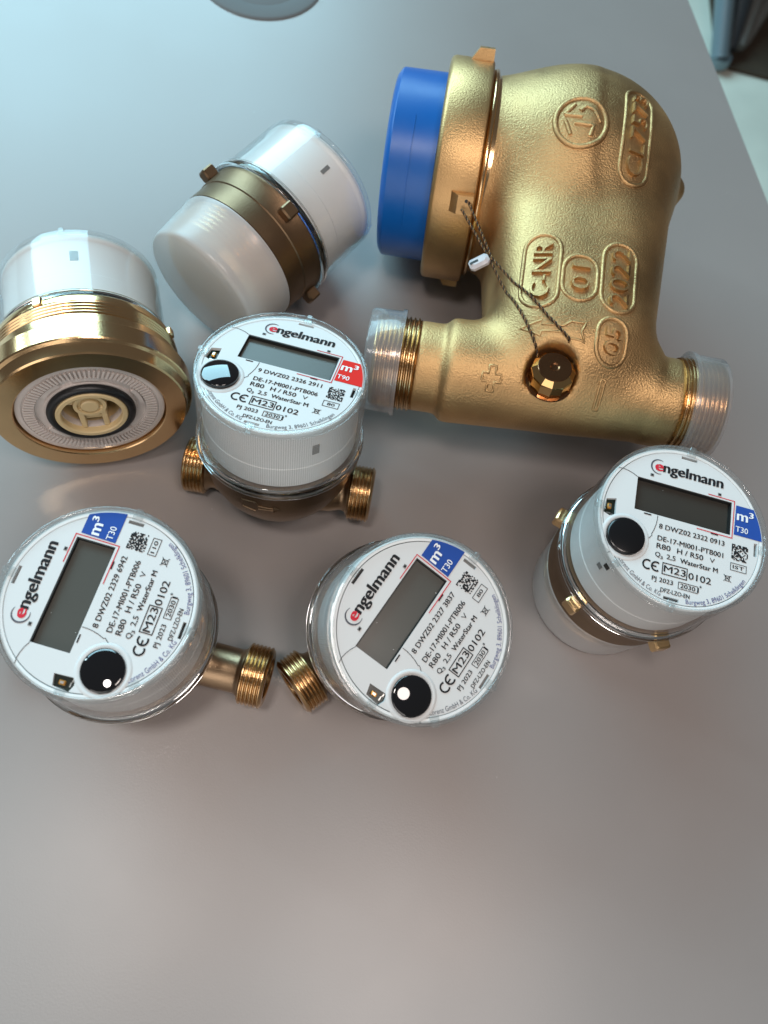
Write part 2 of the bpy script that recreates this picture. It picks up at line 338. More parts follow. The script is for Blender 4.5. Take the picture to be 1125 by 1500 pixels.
def meter_dial(root, off, sp):
    holes = [rect_pts(LX0, LX1, LY0, LY1)]
    if sp['chip']: holes.append(CHIP)
    for x, y, w, h, a in SLOTS: holes.append(rect_pts(x - w / 2, x + w / 2, y - h / 2, y + h / 2))
    dial = filled_sheet('dial', [circle_pts(0.787, 120)] + holes, 0.0, 0.035, 'dial', root, off)
    z = 0.004
    def ink(mb, name='lettering', mat='ink'): return mb.build(name, mat, dial, smooth=False)
    # display, sunk behind a black bezel
    lcd = MB().rect(LX0 - .01, LX1 + .01, LY0 - .01, LY1 + .01, -0.05).build('display', sp.get('lcd', 'lcd'), dial, smooth=False)
    bz = MB(); t = 0.012
    for (x0, x1, y0, y1) in ((LX0, LX1, LY1 - t, LY1), (LX1 - t, LX1, LY0, LY1 - t), (LX0, LX1 - t, LY0, LY0 + .004), (LX0, LX0 + .004, LY0 + .004, LY1 - t)):
        bz.box(x0 + .0005, x1 - .0005, y0 + .0005, y1 - .0005, -0.049, -0.004)
    bz.build('display_bezel', 'gap', dial, smooth=False)
    # red bracket round the right end of the display
    ink(MB().ribbon([(0.238, 0.432), (0.514, 0.430), (0.508, 0.028), (0.148, 0.030)], 0.0085, z), 'red_bracket', 'ink_red')
    # unit flag
    fl = MB(); arc = arc_pts(0, 0, 0.815, math.degrees(math.asin(0.073 / 0.815)), math.degrees(math.asin(0.393 / 0.815)), 10)
    pts = [(0.524, 0.073)] + arc + [(0.533, 0.393)]
    fl.add([(a, b, z) for a, b in pts], [tuple(range(len(pts)))])
    flag = ink(fl, 'unit_flag', sp['flag'])
    for s, x0, x1, yb, cap, bo in (('m', 0.547, 0.655, 0.236, 0.104, 0.012), ('3', 0.670, 0.712, 0.290, 0.058, 0.012), (sp['temp'], 0.538, 0.664, 0.110, 0.058, 0.002)):
        text(s, x0, x1, yb, cap, 0.008, bo).build('lettering', 'ink_white', flag, smooth=False)
    # maker's name with ring
    ink(text('e', -0.318, -0.245, 0.536, 0.108, z, 0.022), 'lettering', 'ink_red')
    ink(text('ngelmann', -0.236, 0.383, 0.536, 0.108, z, 0.018))
    ring = MB(); A = arc_pts(-0.285, 0.578, 0.078, 62, 292, 30)
    for i in range(30):
        w0 = 0.004 + 0.012 * math.sin(math.pi * i / 30); w1 = 0.004 + 0.012 * math.sin(math.pi * (i + 1) / 30)
        ring.ribbon([A[i], A[i + 1]], (w0 + w1) / 2, z)
    ink(ring, 'logo_ring', 'ink_grey')
    # print lines
    for s, x0, x1, yb, cap, bo in ((sp['serial'], -0.226, 0.436, -0.078, 0.050, 0.004), (sp['approval'], -0.230, 0.431, -0.204, 0.050, 0.004),
            ('R80', -0.232, -0.094, -0.286, 0.052, 0.004), ('H / R50', -0.026, 0.234, -0.287, 0.052, 0.004), ('V', 0.300, 0.352, -0.285, 0.046, 0.0),
            ('Q', -0.238, -0.188, -0.373, 0.047, 0.003), ('3', -0.184, -0.162, -0.388, 0.030, 0.003), ('2,5', -0.124, -0.036, -0.371, 0.047, 0.003),
            ('WaterStar M', 0.012, 0.386, -0.374, 0.047, 0.005), ('M23', -0.140, 0.076, -0.505, 0.066, 0.004), ('0102', 0.104, 0.328, -0.512, 0.064, 0.004),
            ('PJ 2023', -0.247, -0.040, -0.618, 0.043, 0.003), ('2030', 0.034, 0.180, -0.620, 0.041, 0.003), ('*', 0.220, 0.240, -0.590, 0.040, 0.003),
            ('DFZ-LZO-EN', -0.154, 0.130, -0.709, 0.040, 0.003), (sp['code'], 0.590 - 0.019 * len(sp['code']), 0.590 + 0.019 * len(sp['code']), -0.281, 0.035, 0.003)):
        ink(text(s, x0, x1, yb, cap, z, bo))
    ink(arctext('Lorenz GmbH & Co. KG', 0.770, 220.5, 258.5, 0.045, z, 0.0), 'lettering', sp['rim_ink'])
    ink(arctext('Burgweg 3, 89601 Schelklingen', 0.772, -82.5, -30.0, 0.045, z, 0.0), 'lettering', sp['rim_ink2'])
    # CE mark, boxes, battery, crossed-out bin
    ce = MB().ribbon(arc_pts(-0.302, -0.476, 0.044, 55, 305, 16), 0.017, z).ribbon(arc_pts(-0.216, -0.476, 0.044, 55, 305, 16), 0.017, z)
    ce.ribbon([(-0.256, -0.476), (-0.214, -0.476)], 0.015, z + .001); ink(ce, 'conformity_mark')
    ink(MB().ribbon(rect_pts(-0.154, 0.088, -0.530, -0.418), 0.009, z, True), 'print_frame')
    bt = MB().ribbon(rect_pts(0.014, 0.203, -0.633, -0.567), 0.006, z, True).rect(0.203, 0.216, -0.625, -0.575, z); ink(bt, 'battery_symbol')
    ink(MB().ribbon(rect_pts(0.511, 0.669, -0.302, -0.228), 0.006, z, True), 'print_frame')
    bi = MB().ribbon([(0.463, -0.375), (0.470, -0.425), (0.502, -0.425), (0.509, -0.375)], 0.006, z, True)
    bi.ribbon([(0.448, -0.432), (0.524, -0.366)], 0.006, z + .001).ribbon([(0.448, -0.366), (0.524, -0.432)], 0.006, z + .0015); ink(bi, 'bin_symbol')
    # speckled square of print cells beside the serial number
    rnd = random.Random(sp['serial']); sq = MB(); N = 14; c = 0.166 / N
    for i in range(N):
        for j in range(N):
            if rnd.random() < 0.56: sq.rect(0.513 + i * c, 0.513 + i * c + c * .99, -0.193 + j * c, -0.193 + j * c + c * .99, z)
    ink(sq, 'cell_print')
    # small squares, dashes and hairlines
    for x, y in ((-0.347, 0.470), (0.356, 0.460)):
        s = ink(MB().rect(x - .018, x + .018, y - .015, y + .015, z), 'light_window', 'slot'); MB().rect(x - .010, x + .012, y - .010, y + .008, z + .002).build('sensor', 'ink', s, smooth=False)
    ink(MB().rect(-0.389, -0.314, 0.030, 0.043, z), 'dash'); ink(MB().rect(0.292, 0.366, 0.012, 0.025, z + .001), 'dash')
    ink(MB().ribbon([(-0.250, 0.050), (-0.251, 0.0), (-0.258, -0.05), (-0.272, -0.105), (-0.293, -0.160), (-0.287, -0.172), (-0.315, -0.208), (-0.353, -0.250)], 0.0055, z), 'hairline')
    ink(MB().ribbon([(-0.690, 0.447), (-0.640, 0.453), (-0.594, 0.446), (-0.54, 0.43), (-0.490, 0.405)], 0.0055, z), 'hairline')
    ink(MB().ribbon([(-0.640, -0.445), (-0.672, -0.452), (-0.700, -0.470)], 0.0055, z), 'hairline')
    # the round black key in its pale collar
    col = MB().lathe([(BR + .052, 0.001), (BR + .04, 0.010), (BR + .022, 0.012), (BR + .006, 0.004), (BR + .004, -.01)], 64, Matrix.Translation((BX, BY, 0))); col.build('key_collar', 'dial', dial)
    h = sp['key_h']; prof = [(BR, -.01), (BR, 0.018 + h), (BR - .006, 0.026 + h)]
    for i in range(1, 11):
        t = i / 10; prof.append(((BR - .006) * (1 - t), 0.026 + h + 0.021 * (1 - (1 - t) ** 2)))
    MB().lathe(prof, 64, Matrix.Translation((BX, BY, 0))).build('key', sp['lens'], dial, angle=50)
    if sp['chip']:
        b = MB().add([(x, y, -0.045) for x, y in [(-.80, .12), (-.65, .12), (-.65, -.10), (-.80, -.10)]], [(0, 1, 2, 3)]).build('circuit_board', 'pcb', dial, smooth=False)
        MB().box(-0.745, -0.705, -0.005, 0.055, -0.044, -0.018, None, .006).build('component', 'chip', b)
        MB().box(-0.735, -0.715, 0.010, 0.040, -0.0175, -0.012).build('component', 'solder', b)
        MB().box(-0.700, -0.672, -0.060, -0.048, -0.044, -0.03).build('contact', 'solder', b); MB().box(-0.745, -0.705, -0.050, -0.040, -0.044, -0.03).build('contact', 'solder', b)
    for i, (x, y, w, h_, a) in enumerate(SLOTS):
        MB().rect(x - w / 2 - .01, x + w / 2 + .01, y - h_ / 2 - .01, y + h_ / 2 + .01, -0.036 if i != sp['dark_slot'] else -0.05).build('clip_slot', 'slot' if i != sp['dark_slot'] else 'gap', dial, smooth=False)
    return dial

def meter_head(root, off, sp, ribs=True):
    # white inner housing with the ring round the dial
    hs = MB().lathe([(0.793, -0.04), (0.793, -0.006), (0.797, 0.0), (0.825, 0.0), (0.835, -0.012), (0.837, -0.05), (0.822, -0.075), (0.812, -0.10), (0.808, -0.55), (0.815, -0.56), (0.812, -0.82), (0.79, -0.83)], 120)
    housing = hs.build('housing', 'white', root, off)
    MB().lathe([(0.80, -0.036), (0.792, -0.075), (0.0, -0.076)], 64).build('dial_base', 'gap', housing) if sp else MB().lathe([(0.80, -0.02), (0.0, -0.021)], 64).build('dial_base', 'white', housing)  # black disc under the dial paints the shade of the surrounding gap
    a = sp['marker'] if isinstance(sp, dict) and 'marker' in sp else None
    if a:
        for ang, z, w, hh, mt in a:
            m = Matrix.Rotation(R_(ang), 4, 'Z')
            MB().box(0.795, 0.8155, -w / 2, w / 2, z - hh / 2, z + hh / 2, m).build('side_window', mt, housing, smooth=False)
    # clear cover: rim, ribbed wall, lip
    MB().lathe([(0.869, -0.05), (0.869, 0.015), (0.866, 0.032), (0.858, 0.043), (0.845, 0.047), (0.832, 0.044), (0.822, 0.034), (0.818, 0.012), (0.818, 0.004), (0.846, 0.003), (0.850, -0.05)], 144, close=True).build('cover_rim', 'clear_rim', root, off)
    cw = MB().lathe([(0.872, -0.83), (0.869, -0.051), (0.852, -0.051), (0.855, -0.83)], 144, close=True).build('cover_wall', 'clear_ribs' if ribs else 'clear', root, off)
    lp = MB().lathe([(0.858, -0.832), (0.880, -0.832), (0.900, -0.842), (0.902, -0.866), (0.893, -0.876), (0.893, -0.886), (0.905, -0.896), (0.907, -0.930), (0.899, -0.945), (0.868, -0.945), (0.860, -0.93)], 144, close=True)
    lp.build('cover_lip', 'lip', root, off)
    MB().lathe([(0.846, -0.850), (0.8555, -0.854), (0.8555, -0.928), (0.846, -0.932)], 120).build('lip_band', 'oring', root, off)  # plain black ring, makes the dark band inside the lip
    for i, ang in enumerate((88, 223, 267, 358, 180)):
        m = Matrix.Rotation(R_(ang), 4, 'Z')
        MB().box(0.775, 0.828, -0.045, 0.045, 0.005, 0.03, m, .006).box(0.822, 0.878, -0.03, 0.03, -0.02, 0.050, m, .006).build('cover_clip', 'clear_rim', root, off)

def thread_profile(r, z0, z1, n, d=0.022):
    p = []; s = (z1 - z0) / n
    for i in range(n):
        a = z0 + i * s; p += [(r - d, a + s * .05), (r - d * .1, a + s * .38), (r - d * .1, a + s * .62), (r - d, a + s * .95)]
    return p
def connector(root, off, ang, z, L, body_r=0.55, r=0.325, tl=0.26):
    """pipe stub with outside thread pointing along the angle"""
    m = Matrix.Rotation(R_(ang), 4, 'Z') @ Matrix.Translation((0, 0, z)) @ Matrix.Rotation(R_(90), 4, 'Y')
    neck = MB().lathe([(0.30, 0.3), (0.27, 0.62), (0.235, body_r + .18), (0.232, L - tl - .07), (0.245, L - tl - .035), (0.27, L - tl - .015), (0.27, L - tl + .02)], 48, m).build('pipe_stub', 'stub', root, off, angle=60)
    tp = [(0.20, L - tl - .004), (r - .03, L - tl - .004)] + thread_profile(r, L - tl, L - .012, 6) + [(r - .028, L - .006), (r - .045, L), (0.225, L), (0.21, L - .01), (0.21, L - .3), (0.0, L - .3)]
    MB().lathe(tp, 64, m).build('threaded_end', 'thread', neck, angle=40)

def pipe_meter(name, label, c, R, sp, zb, ang, L):
    m = pose(Vector(c) - Vector((R[0][2], R[1][2], R[2][2])) * zb * U, R)
    root = thing(name, label, 'water meter', m, 'electronic water meters'); off = (0, 0, zb)
    meter_dial(root, off, sp); meter_head(root, off, sp)
    body = MB().lathe([(0.80, -0.835), (0.848, -0.838), (0.850, -0.870), (0.840, -0.885), (0.840, -0.905), (0.850, -0.915), (0.852, -0.955), (0.845, -1.00), (0.838, -1.18), (0.80, -1.36), (0.72, -1.54), (0.60, -1.72), (0.46, -1.87), (0.30, -1.97), (0.22, -1.995), (0, -2.0)], 96).build('body', 'bronze', root, off, angle=50)
    # cast outline of a flow arrow on the body's flank
    for sgn in (1, -1):
        ar = MB()
        pl = [(-.24, -1.12), (-.09, -1.10), (-.06, -1.16), (.10, -1.17), (.10, -1.14), (.17, -1.19), (.10, -1.24), (.10, -1.21), (-.06, -1.22), (-.09, -1.28), (-.24, -1.26)]
        def on(x, z):
            rr = np.interp(-z, [1.0, 1.18, 1.36, 1.54], [.845, .838, .80, .72]); a = R_(ang + 90 * sgn) + x / rr
            return (rr * math.cos(a), rr * math.sin(a), z)
        ar.tube([on(x, z) for x, z in pl + pl[:1]], 0.010, 6); ar.build('cast_arrow', 'bronze', body)
    connector(root, off, ang, -1.70, L); connector(root, off, ang + 180, -1.70, L)
    return root

SP = dict(
 A=dict(serial='8 DWZ02 2329 6942', approval='DE-17-MI001-PTB006', code='110', temp='T30', flag='flag_blue', chip=True, lens='lens', key_h=0.0, dark_slot=1, rim_ink='ink_blue', rim_ink2='ink_blue', marker=[]),
 B=dict(serial='8 DWZ02 2327 3837', approval='DE-17-MI001-PTB006', code='80', temp='T30', flag='flag_blue', chip=True, lens='lens', key_h=0.0, dark_slot=0, rim_ink='ink_grey', rim_ink2='ink_blue', marker=[]),
 D=dict(lcd='lcd_dark', serial='8 DWZ02 2322 0913', approval='DE-17-MI001-PTB001', code='IST', temp='T30', flag='flag_blue', chip=True, lens='lens_matt', key_h=0.012, dark_slot=1, rim_ink='ink_grey', rim_ink2='ink_blue', marker=[(-139.5, -0.19, 0.06, 0.07, 'gap'), (-143, -.30, .06, .07, 'slot')]),
 R=dict(serial='9 DWZ02 2326 2911', approval='DE-17-MI001-PTB006', code='80', temp='T90', flag='flag_red', chip=True, lens='lens', key_h=0.02, dark_slot=2, rim_ink='ink_grey', rim_ink2='ink_grey', marker=[(-46.9, -0.32, 0.075, 0.13, 'slot')]))
RM = dict(
 A=((-0.11057, -0.07213, 0.08135), ((0.2653, -0.9616, -0.071), (0.964, 0.2657, 0.0034), (0.0156, -0.0693, 0.9975))),
 B=((0.00219, -0.07697, 0.07899), ((0.5541, -0.8246, 0.1136), (0.8225, 0.5213, -0.2275), (0.1283, 0.2195, 0.9671))),
 D=((0.1024, -0.03622, 0.09), ((0.9741, 0.2263, 0.0), (-0.2263, 0.9741, 0.0), (0.0, 0.0, 1.0))),
 R=((-0.05318, 0.02575, 0.07853), ((0.959, 0.2816, -0.0317), (-0.2644, 0.9296, 0.2568), (0.1018, -0.2378, 0.966))),
 W=((-0.0413, 0.15678, 0.04247), ((-0.7914, -0.023, 0.6109), (0.6113, -0.0297, 0.7908), (0.0, 0.9993, 0.0376))),
 G=((-0.14655, 0.08665, 0.03686), ((-0.9755, -0.0249, -0.2187), (-0.2201, 0.1102, 0.9692), (0.0, 0.9936, -0.113))))
pipe_meter('water_meter', 'white water meter with red T90 flag and brass threaded stubs on both sides', *RM['R'], SP['R'], 2.0, 6.5, 1.09)
pipe_meter('water_meter', 'blue-flagged white water meter marked 110 with long brass stub, nearest the left edge', *RM['A'], SP['A'], 2.0, -88, 1.40)
pipe_meter('water_meter', 'blue-flagged white water meter marked 80, tilted, brass thread at its lower left', *RM['B'], SP['B'], 2.0, 160, 1.12)

def capsule_body(root, off, tabs, tab_mat='brass_satin', zc=-2.25):
    b = MB().lathe([(0.80, -0.835), (0.848, -0.838), (0.850, -0.870), (0.840, -0.885), (0.840, -0.905), (0.850, -0.915), (0.852, -0.955), (0.846, -0.965), (0.843, -1.20), (0.830, -1.212), (0.830, -1.44), (0.830, -1.462), (0.70, -1.465)], 120).build('brass_collar', 'bronze', root, off, angle=40)
    for a in tabs:
        m = Matrix.Rotation(R_(a), 4, 'Z'); MB().box(0.83, 0.975, -0.085, 0.085, -1.13, -0.965, m, .018).build('collar_tab', tab_mat, b)
    MB().lathe([(0.60, -1.46), (0.752, -1.468)] + thread_profile(0.755, -1.48, -1.86, 6, .03) + [(0.70, -1.88), (0.66, -1.92), (0.3, -1.95), (0, -1.95)], 96).build('threaded_base', 'brass', root, off, angle=40)
    k = -(zc + 1.5) / 0.75                       # cap depth, measured from the 30 mm cap
    MB().lathe([(0.785, -1.475), (0.826, -1.472), (0.832, -1.50), (0.820, -1.52), (0.806, -1.5 - .25 * k), (0.786, -1.5 - .50 * k), (0.776, -1.5 - .66 * k), (0.768, -1.5 - .705 * k), (0.752, -1.5 - .728 * k), (0.73, -1.5 - .738 * k), (0.55, -1.5 - .744 * k), (0.30, -1.5 - .748 * k), (0.0, -1.5 - .75 * k)], 120).build('plastic_cap', 'milky', root, off, angle=50)

def lying(name, label, key, zb):
    c, R = RM[key]; return thing(name, label, 'water meter', pose(Vector(c) - Vector((R[0][2], R[1][2], R[2][2])) * zb * U, R), 'electronic water meters')
root = lying('water_meter', 'blue-flagged white water meter marked IST standing on a milky screw cap', 'D', 2.25); off = (0, 0, 2.25)
meter_dial(root, off, SP['D']); meter_head(root, off, SP['D'], ribs=False); capsule_body(root, off, (-132.5, 163, -67, 47))
root = lying('water_meter', 'white water meter lying on its side with a milky white cap facing front', 'W', 2.25); off = (0, 0, 2.25)
meter_head(root, off, dict(marker=[(113, -0.26, 0.05, 0.13, 'slot')]), ribs=False); capsule_body(root, off, (30, 118, 205, 292), 'bronze', -2.10)

# the meter with the big turned brass base, lying with its open base towards the camera
root = lying('water_meter', 'water meter lying down, open turned brass base with black sealing ring showing', 'G', 1.75); off = (0, 0, 1.75)
meter_head(root, off, dict(marker=[(95, -0.30, 0.085, 0.13, 'slot')]), ribs=False)
base = MB().lathe([(0.80, -0.835), (0.852, -0.84), (0.855, -0.955), (0.868, -0.965), (0.955, -0.975), (0.962, -0.99), (0.962, -1.05)] + thread_profile(0.972, -1.06, -1.22, 4, .018) +
    [(0.962, -1.235), (0.985, -1.25), (0.990, -1.34), (0.996, -1.385), (1.045, -1.40), (1.055, -1.415), (1.055, -1.60), (1.045, -1.615), (1.012, -1.63), (1.000, -1.66), (0.985, -1.735), (0.970, -1.75), (0.775, -1.75), (0.765, -1.742), (0.762, -1.60), (0.38, -1.60), (0.38, -1.2), (0.0, -1.2)], 144).build('brass_base', 'brass', root, off, angle=28)
for a in (72, 163, 253, 343):
    m = Matrix.Rotation(R_(a), 4, 'Z'); MB().box(0.85, 0.99, -0.05, 0.05, -1.06, -0.955, m, .012).build('base_tab', 'brass', base)
ins = MB().lathe([(0.752, -1.60), (0.748, -1.70), (0.735, -1.708), (0.690, -1.708), (0.684, -1.695), (0.560, -1.690), (0.555, -1.672), (0.47, -1.668), (0.462, -1.70), (0.30, -1.70), (0.30, -1.62)], 120).build('plastic_insert', 'insert', root, off, angle=35)
tm = MB().box(-0.011, 0.011, 0.565, 0.672, -1.722, -1.69); tooth = tm.build('tooth', 'insert', ins, smooth=False)
for k in range(1, 90):
    t2 = tooth.copy(); COL.objects.link(t2); t2.rotation_euler = (0, 0, R_(4 * k))
for a in (35, 80, 150, 230, 305):
    MB().lathe([(0.50, -1.675), (0.50, -1.705), (0.545, -1.705), (0.545, -1.675)], 10, None, True, a, a + 28).build('insert_rib', 'insert', ins)
orr = [(0.405 + .047 * math.cos(2 * math.pi * i / 14), -1.725 + .05 * math.sin(2 * math.pi * i / 14)) for i in range(14)]
MB().lathe(orr, 96, close=True).build('sealing_ring', 'oring', root, off, angle=80)
hub = MB().lathe([(0.36, -1.70), (0.366, -1.765), (0.355, -1.778), (0.318, -1.778), (0.306, -1.765), (0.300, -1.25), (0.0, -1.24)], 80).build('hub', 'beige', root, off, angle=35)
MB().lathe([(0.0, -1.745), (0.080, -1.745), (0.092, -1.735), (0.094, -1.70), (0.125, -1.700), (0.130, -1.735), (0.165, -1.735), (0.170, -1.72), (0.172, -1.46)], 48).build('hub_boss', 'beige', hub, (0, 0.115, 0), angle=35)
for x in (-0.115, 0.115):
    MB().box(x - 0.028, x + 0.028, -0.275, 0.06, -1.72, -1.46, None, .008).build('hub_spoke', 'beige', hub)
MB().box(-0.085, 0.085, -0.16, -0.115, -1.68, -1.50).build('hub_bridge', 'beige', hub, smooth=False)
for a in (8, 172):
    MB().box(0.15, 0.285, -0.024, 0.024, -1.69, -1.46, Matrix.Translation((0, 0.115, 0)) @ Matrix.Rotation(R_(a), 4, 'Z')).build('hub_spoke', 'beige', hub, smooth=False)

# ------------------------------------------------------------------ big cast-brass angle valve
def valve_sdf(x,y,z):
    def smin(a,b,k):
        h=np.clip(.5+.5*(b-a)/k,0,1); return b+(a-b)*h-k*h*(1-h)
    def seg(ax,ay,bx,by,ra,rb,fz=1.0):
        # rounded cone-ish between two points of the mid plane, z squashed by fz
        dx,dy=bx-ax,by-ay; L2=dx*dx+dy*dy
        t=np.clip(((x-ax)*dx+(y-ay)*dy)/L2,0,1)
        return (((x-ax-t*dx)**2+(y-ay-t*dy)**2)**1.6+np.abs(z/fz)**3.2)**(1/3.2)-(ra+(rb-ra)*t)   # boxy section
    def cylx(x0,x1,yc,r,rd):
        q=np.sqrt((y-yc)**2+z**2)-r+rd; p=np.abs(x-(x0+x1)/2)-(x1-x0)/2+rd
        return np.minimum(np.maximum(q,p),0)+np.sqrt(np.maximum(q,0)**2+np.maximum(p,0)**2)-rd
    def conex(x0,x1,r0,r1):
        t=np.clip((x-x0)/(x1-x0),0,1); q=np.sqrt(y**2+z**2)-(r0+(r1-r0)*t)
        return np.maximum(q,np.maximum(x0-x,x-x1))
    dome=np.sqrt((x-1.65)**2+(y-.07)**2+z**2)-1.335
    inlet=conex(.45,1.6,1.12,1.24)
    a=smin(dome,inlet,.25)
    neck=seg(1.76,-.1,1.80,-2.25,1.14,.93,.94)
    a=smin(a,neck,.25)
    tube=cylx(.42,2.84,-2.93+.02*(x-.42),.585-.026*(x-.42),.12)
    a=smin(a,tube,.27)
    a=np.minimum(a,cylx(.12,.6,-2.93,.50,.02))
    a=np.minimum(a,cylx(2.7,3.04,-2.93,.50,.02))
    nub=np.sqrt((x-3.0)**2+((y-.05)/1.5)**2+((z-.2)/1.0)**2)-.1
    a=smin(a,nub,.12)
    # plug recess bored into the tube front
    bore=np.maximum(np.sqrt((x-1.56)**2+(y+3.14)**2)-.262,.40-z)
    return np.maximum(a,-bore)
def surface_nets(fn, lo, hi, h):
    """polygonise the zero set of fn on a grid (naive surface nets)"""
    ax = [np.arange(lo[i], hi[i] + h, h) for i in range(3)]
    X, Y, Z = np.meshgrid(*ax, indexing='ij'); D = fn(X, Y, Z).astype(np.float64); n = D.shape
    acc = np.zeros((n[0] - 1, n[1] - 1, n[2] - 1, 3)); cnt = np.zeros(acc.shape[:3])
    C = [(i, j, k) for i in (0, 1) for j in (0, 1) for k in (0, 1)]
    def sub(c): return D[c[0]:n[0] - 1 + c[0], c[1]:n[1] - 1 + c[1], c[2]:n[2] - 1 + c[2]]
    for a in C:
        for d in range(3):
            if a[d]: continue
            b = list(a); b[d] = 1; va, vb = sub(a), sub(b); cr = (va < 0) != (vb < 0)
            t = np.where(cr, va / np.where(cr, va - vb, 1), 0)
            for e in range(3): acc[..., e] += np.where(cr, a[e] + (t if e == d else 0), 0)
            cnt += cr
    m = cnt > 0; idx = -np.ones(m.shape, int); idx[m] = np.arange(m.sum())
    cell = np.argwhere(m); P = (cell + acc[m] / cnt[m][:, None]) * h + np.array([a[0] for a in ax])
    F = []
    for d in range(3):
        u, v = (d + 1) % 3, (d + 2) % 3
        s0 = [slice(1, -1)] * 3; s0[d] = slice(0, n[d] - 1); s1 = list(s0); s1[d] = slice(1, n[d])
        A, B = D[tuple(s0)], D[tuple(s1)]; cr = np.argwhere((A < 0) != (B < 0)); neg = (A < 0)[tuple(cr.T)]
        g = cr.copy(); g[:, u] += 1; g[:, v] += 1
        def q(du, dv):
            c = g.copy(); c[:, u] -= du; c[:, v] -= dv; return idx[tuple(c.T)]
        Q = np.stack([q(1, 1), q(0, 1), q(0, 0), q(1, 0)], 1); Q[~neg] = Q[~neg][:, ::-1]; F.append(Q)
    return P, np.concatenate(F)
VB = 1.30
vR = ((0.9831, 0.1485, -0.1068), (-0.1479, 0.9889, 0.0137), (0.1077, 0.0023, 0.9942))
vc = Vector((0.01865, 0.1674, 0.05205)); vz = Vector((vR[0][2], vR[1][2], vR[2][2]))
valve = thing('angle_valve', 'large cast brass water meter valve body with blue cap and two clear pipe caps', 'valve', pose(vc - vz * VB * U, vR))
VO = (0, 0, VB)
P, F = surface_nets(valve_sdf, (0.0, -3.75, -1.55), (3.3, 1.6, 1.55), 0.033)
me = bpy.data.meshes.new('body'); me.from_pydata((P * U).tolist(), [], F.tolist()); me.update()
bm = bmesh.new(); bm.from_mesh(me)
for _ in range(3): bmesh.ops.smooth_vert(bm, verts=bm.verts, factor=0.5, use_axis_x=True, use_axis_y=True, use_axis_z=True)
bmesh.ops.recalc_face_normals(bm, faces=bm.faces); bm.to_mesh(me); bm.free()
me.polygons.foreach_set('use_smooth', [True] * len(me.polygons))
vbody = raw('body', me, 'cast', valve, VO)
pv = [Vector(v.co) / U for v in me.vertices]; bvh = BVHTree.FromPolygons(pv, [tuple(p.vertices) for p in me.polygons])
def front(x, y):
    h = bvh.ray_cast(Vector((x, y, 3.0)), Vector((0, 0, -1)))
    return (h[0].z, h[1]) if h[0] is not None else (0.0, Vector((0, 0, 1)))
def emboss_line(pts, r, name, closed=False, sink=0.35):
    q = pts + pts[:1] if closed else pts; fine = []
    for a, b in zip(q[:-1], q[1:]):
        k = max(1, int(math.hypot(b[0] - a[0], b[1] - a[1]) / 0.035))
        fine += [(a[0] + (b[0] - a[0]) * i / k, a[1] + (b[1] - a[1]) * i / k) for i in range(k)]
    fine.append(q[-1]); out = []
    for x, y in fine:
        z, nn = front(x, y); out.append(Vector((x, y, z)) - nn * r * sink)
    return MB().tube(out, r, 8).build(name, 'cast', vbody, angle=80)
def oblong(cx, cy, hx, y0, y1, n=10):
    p = []
    for i in range(n + 1): a = math.pi * i / n; p.append((cx + hx * math.cos(a), y1 - hx + hx * math.sin(a)))
    for i in range(n + 1): a = math.pi + math.pi * i / n; p.append((cx + hx * math.cos(a), y0 + hx + hx * math.sin(a)))
    return p
def emboss_text(s, cx, y0, y1, cap, thin=0.0):
    """raised cast letters reading upwards, with sloping flanks"""
    v, f = glyphs(s, thin); a, b = v[:, 0].min(), v[:, 0].max(); h = v[:, 1].max()
    xy = np.stack([cx + cap / 2 - v[:, 1] / h * cap, y0 + (v[:, 0] - a) / (b - a) * (y1 - y0)], 1)
    ed = set()
    for t in f:
        for i in range(len(t)): ed.add((t[i], t[(i + 1) % len(t)]))
    rim = [e for e in ed if (e[1], e[0]) not in ed]
    nor = np.zeros_like(xy); sgn = 1.0
    for p, q in rim:
        d = xy[q] - xy[p]; L = np.hypot(*d) + 1e-9; nn = np.array([d[1], -d[0]]) / L; nor[p] += nn; nor[q] += nn
    ln = np.hypot(nor[:, 0], nor[:, 1])[:, None]; nor = np.where(ln > 1e-6, nor / np.maximum(ln, 1e-6), 0)
    area2 = sum((xy[t[1]][0] - xy[t[0]][0]) * (xy[t[2]][1] - xy[t[0]][1]) - (xy[t[2]][0] - xy[t[0]][0]) * (xy[t[1]][1] - xy[t[0]][1]) for t in f)
    if area2 < 0: nor = -nor
    top = []; bot = []
    for p, nn in zip(xy, nor):
        z, n3 = front(p[0] - nn[0] * .002, p[1] - nn[1] * .002); top.append(Vector((p[0] - nn[0] * .002, p[1] - nn[1] * .002, z)) + n3 * 0.040)
        q = p + nn * 0.009; z, n3 = front(q[0], q[1]); bot.append(Vector((q[0], q[1], z)) - n3 * 0.012)
    n = len(top); mb = MB()
    mb.add(top + bot, [tuple(t) for t in f] + [(p, q, q + n, p + n) for p, q in rim]); return mb.build('cast_lettering', 'cast', vbody, angle=25)
for cx, hx, y0, y1 in ((1.315, 0.190, -2.52, -1.62), (1.727, 0.185, -2.40, -1.84), (2.147, 0.185, -2.47, -1.62), (2.125, 0.165, -3.02, -2.55), (2.20, 0.165, -0.84, 0.36)):
    emboss_line(oblong(cx, 0, hx, y0, y1), 0.029, 'cast_frame', True)
emboss_text('C-NR', 1.315, -2.42, -1.73, 0.19); emboss_text('01', 1.727, -2.28, -1.97, 0.19); emboss_text('2022', 2.147, -2.40, -1.70, 0.20, -0.014)
emboss_text('05', 2.125, -2.92, -2.66, 0.17); emboss_text('CL7573', 2.20, -0.74, 0.26, 0.18, -0.014)
ex, ey, er = 1.54, -0.31, 0.285
emboss_line(circle_pts(er, 40, ex, ey), 0.038, 'cast_ring', True)
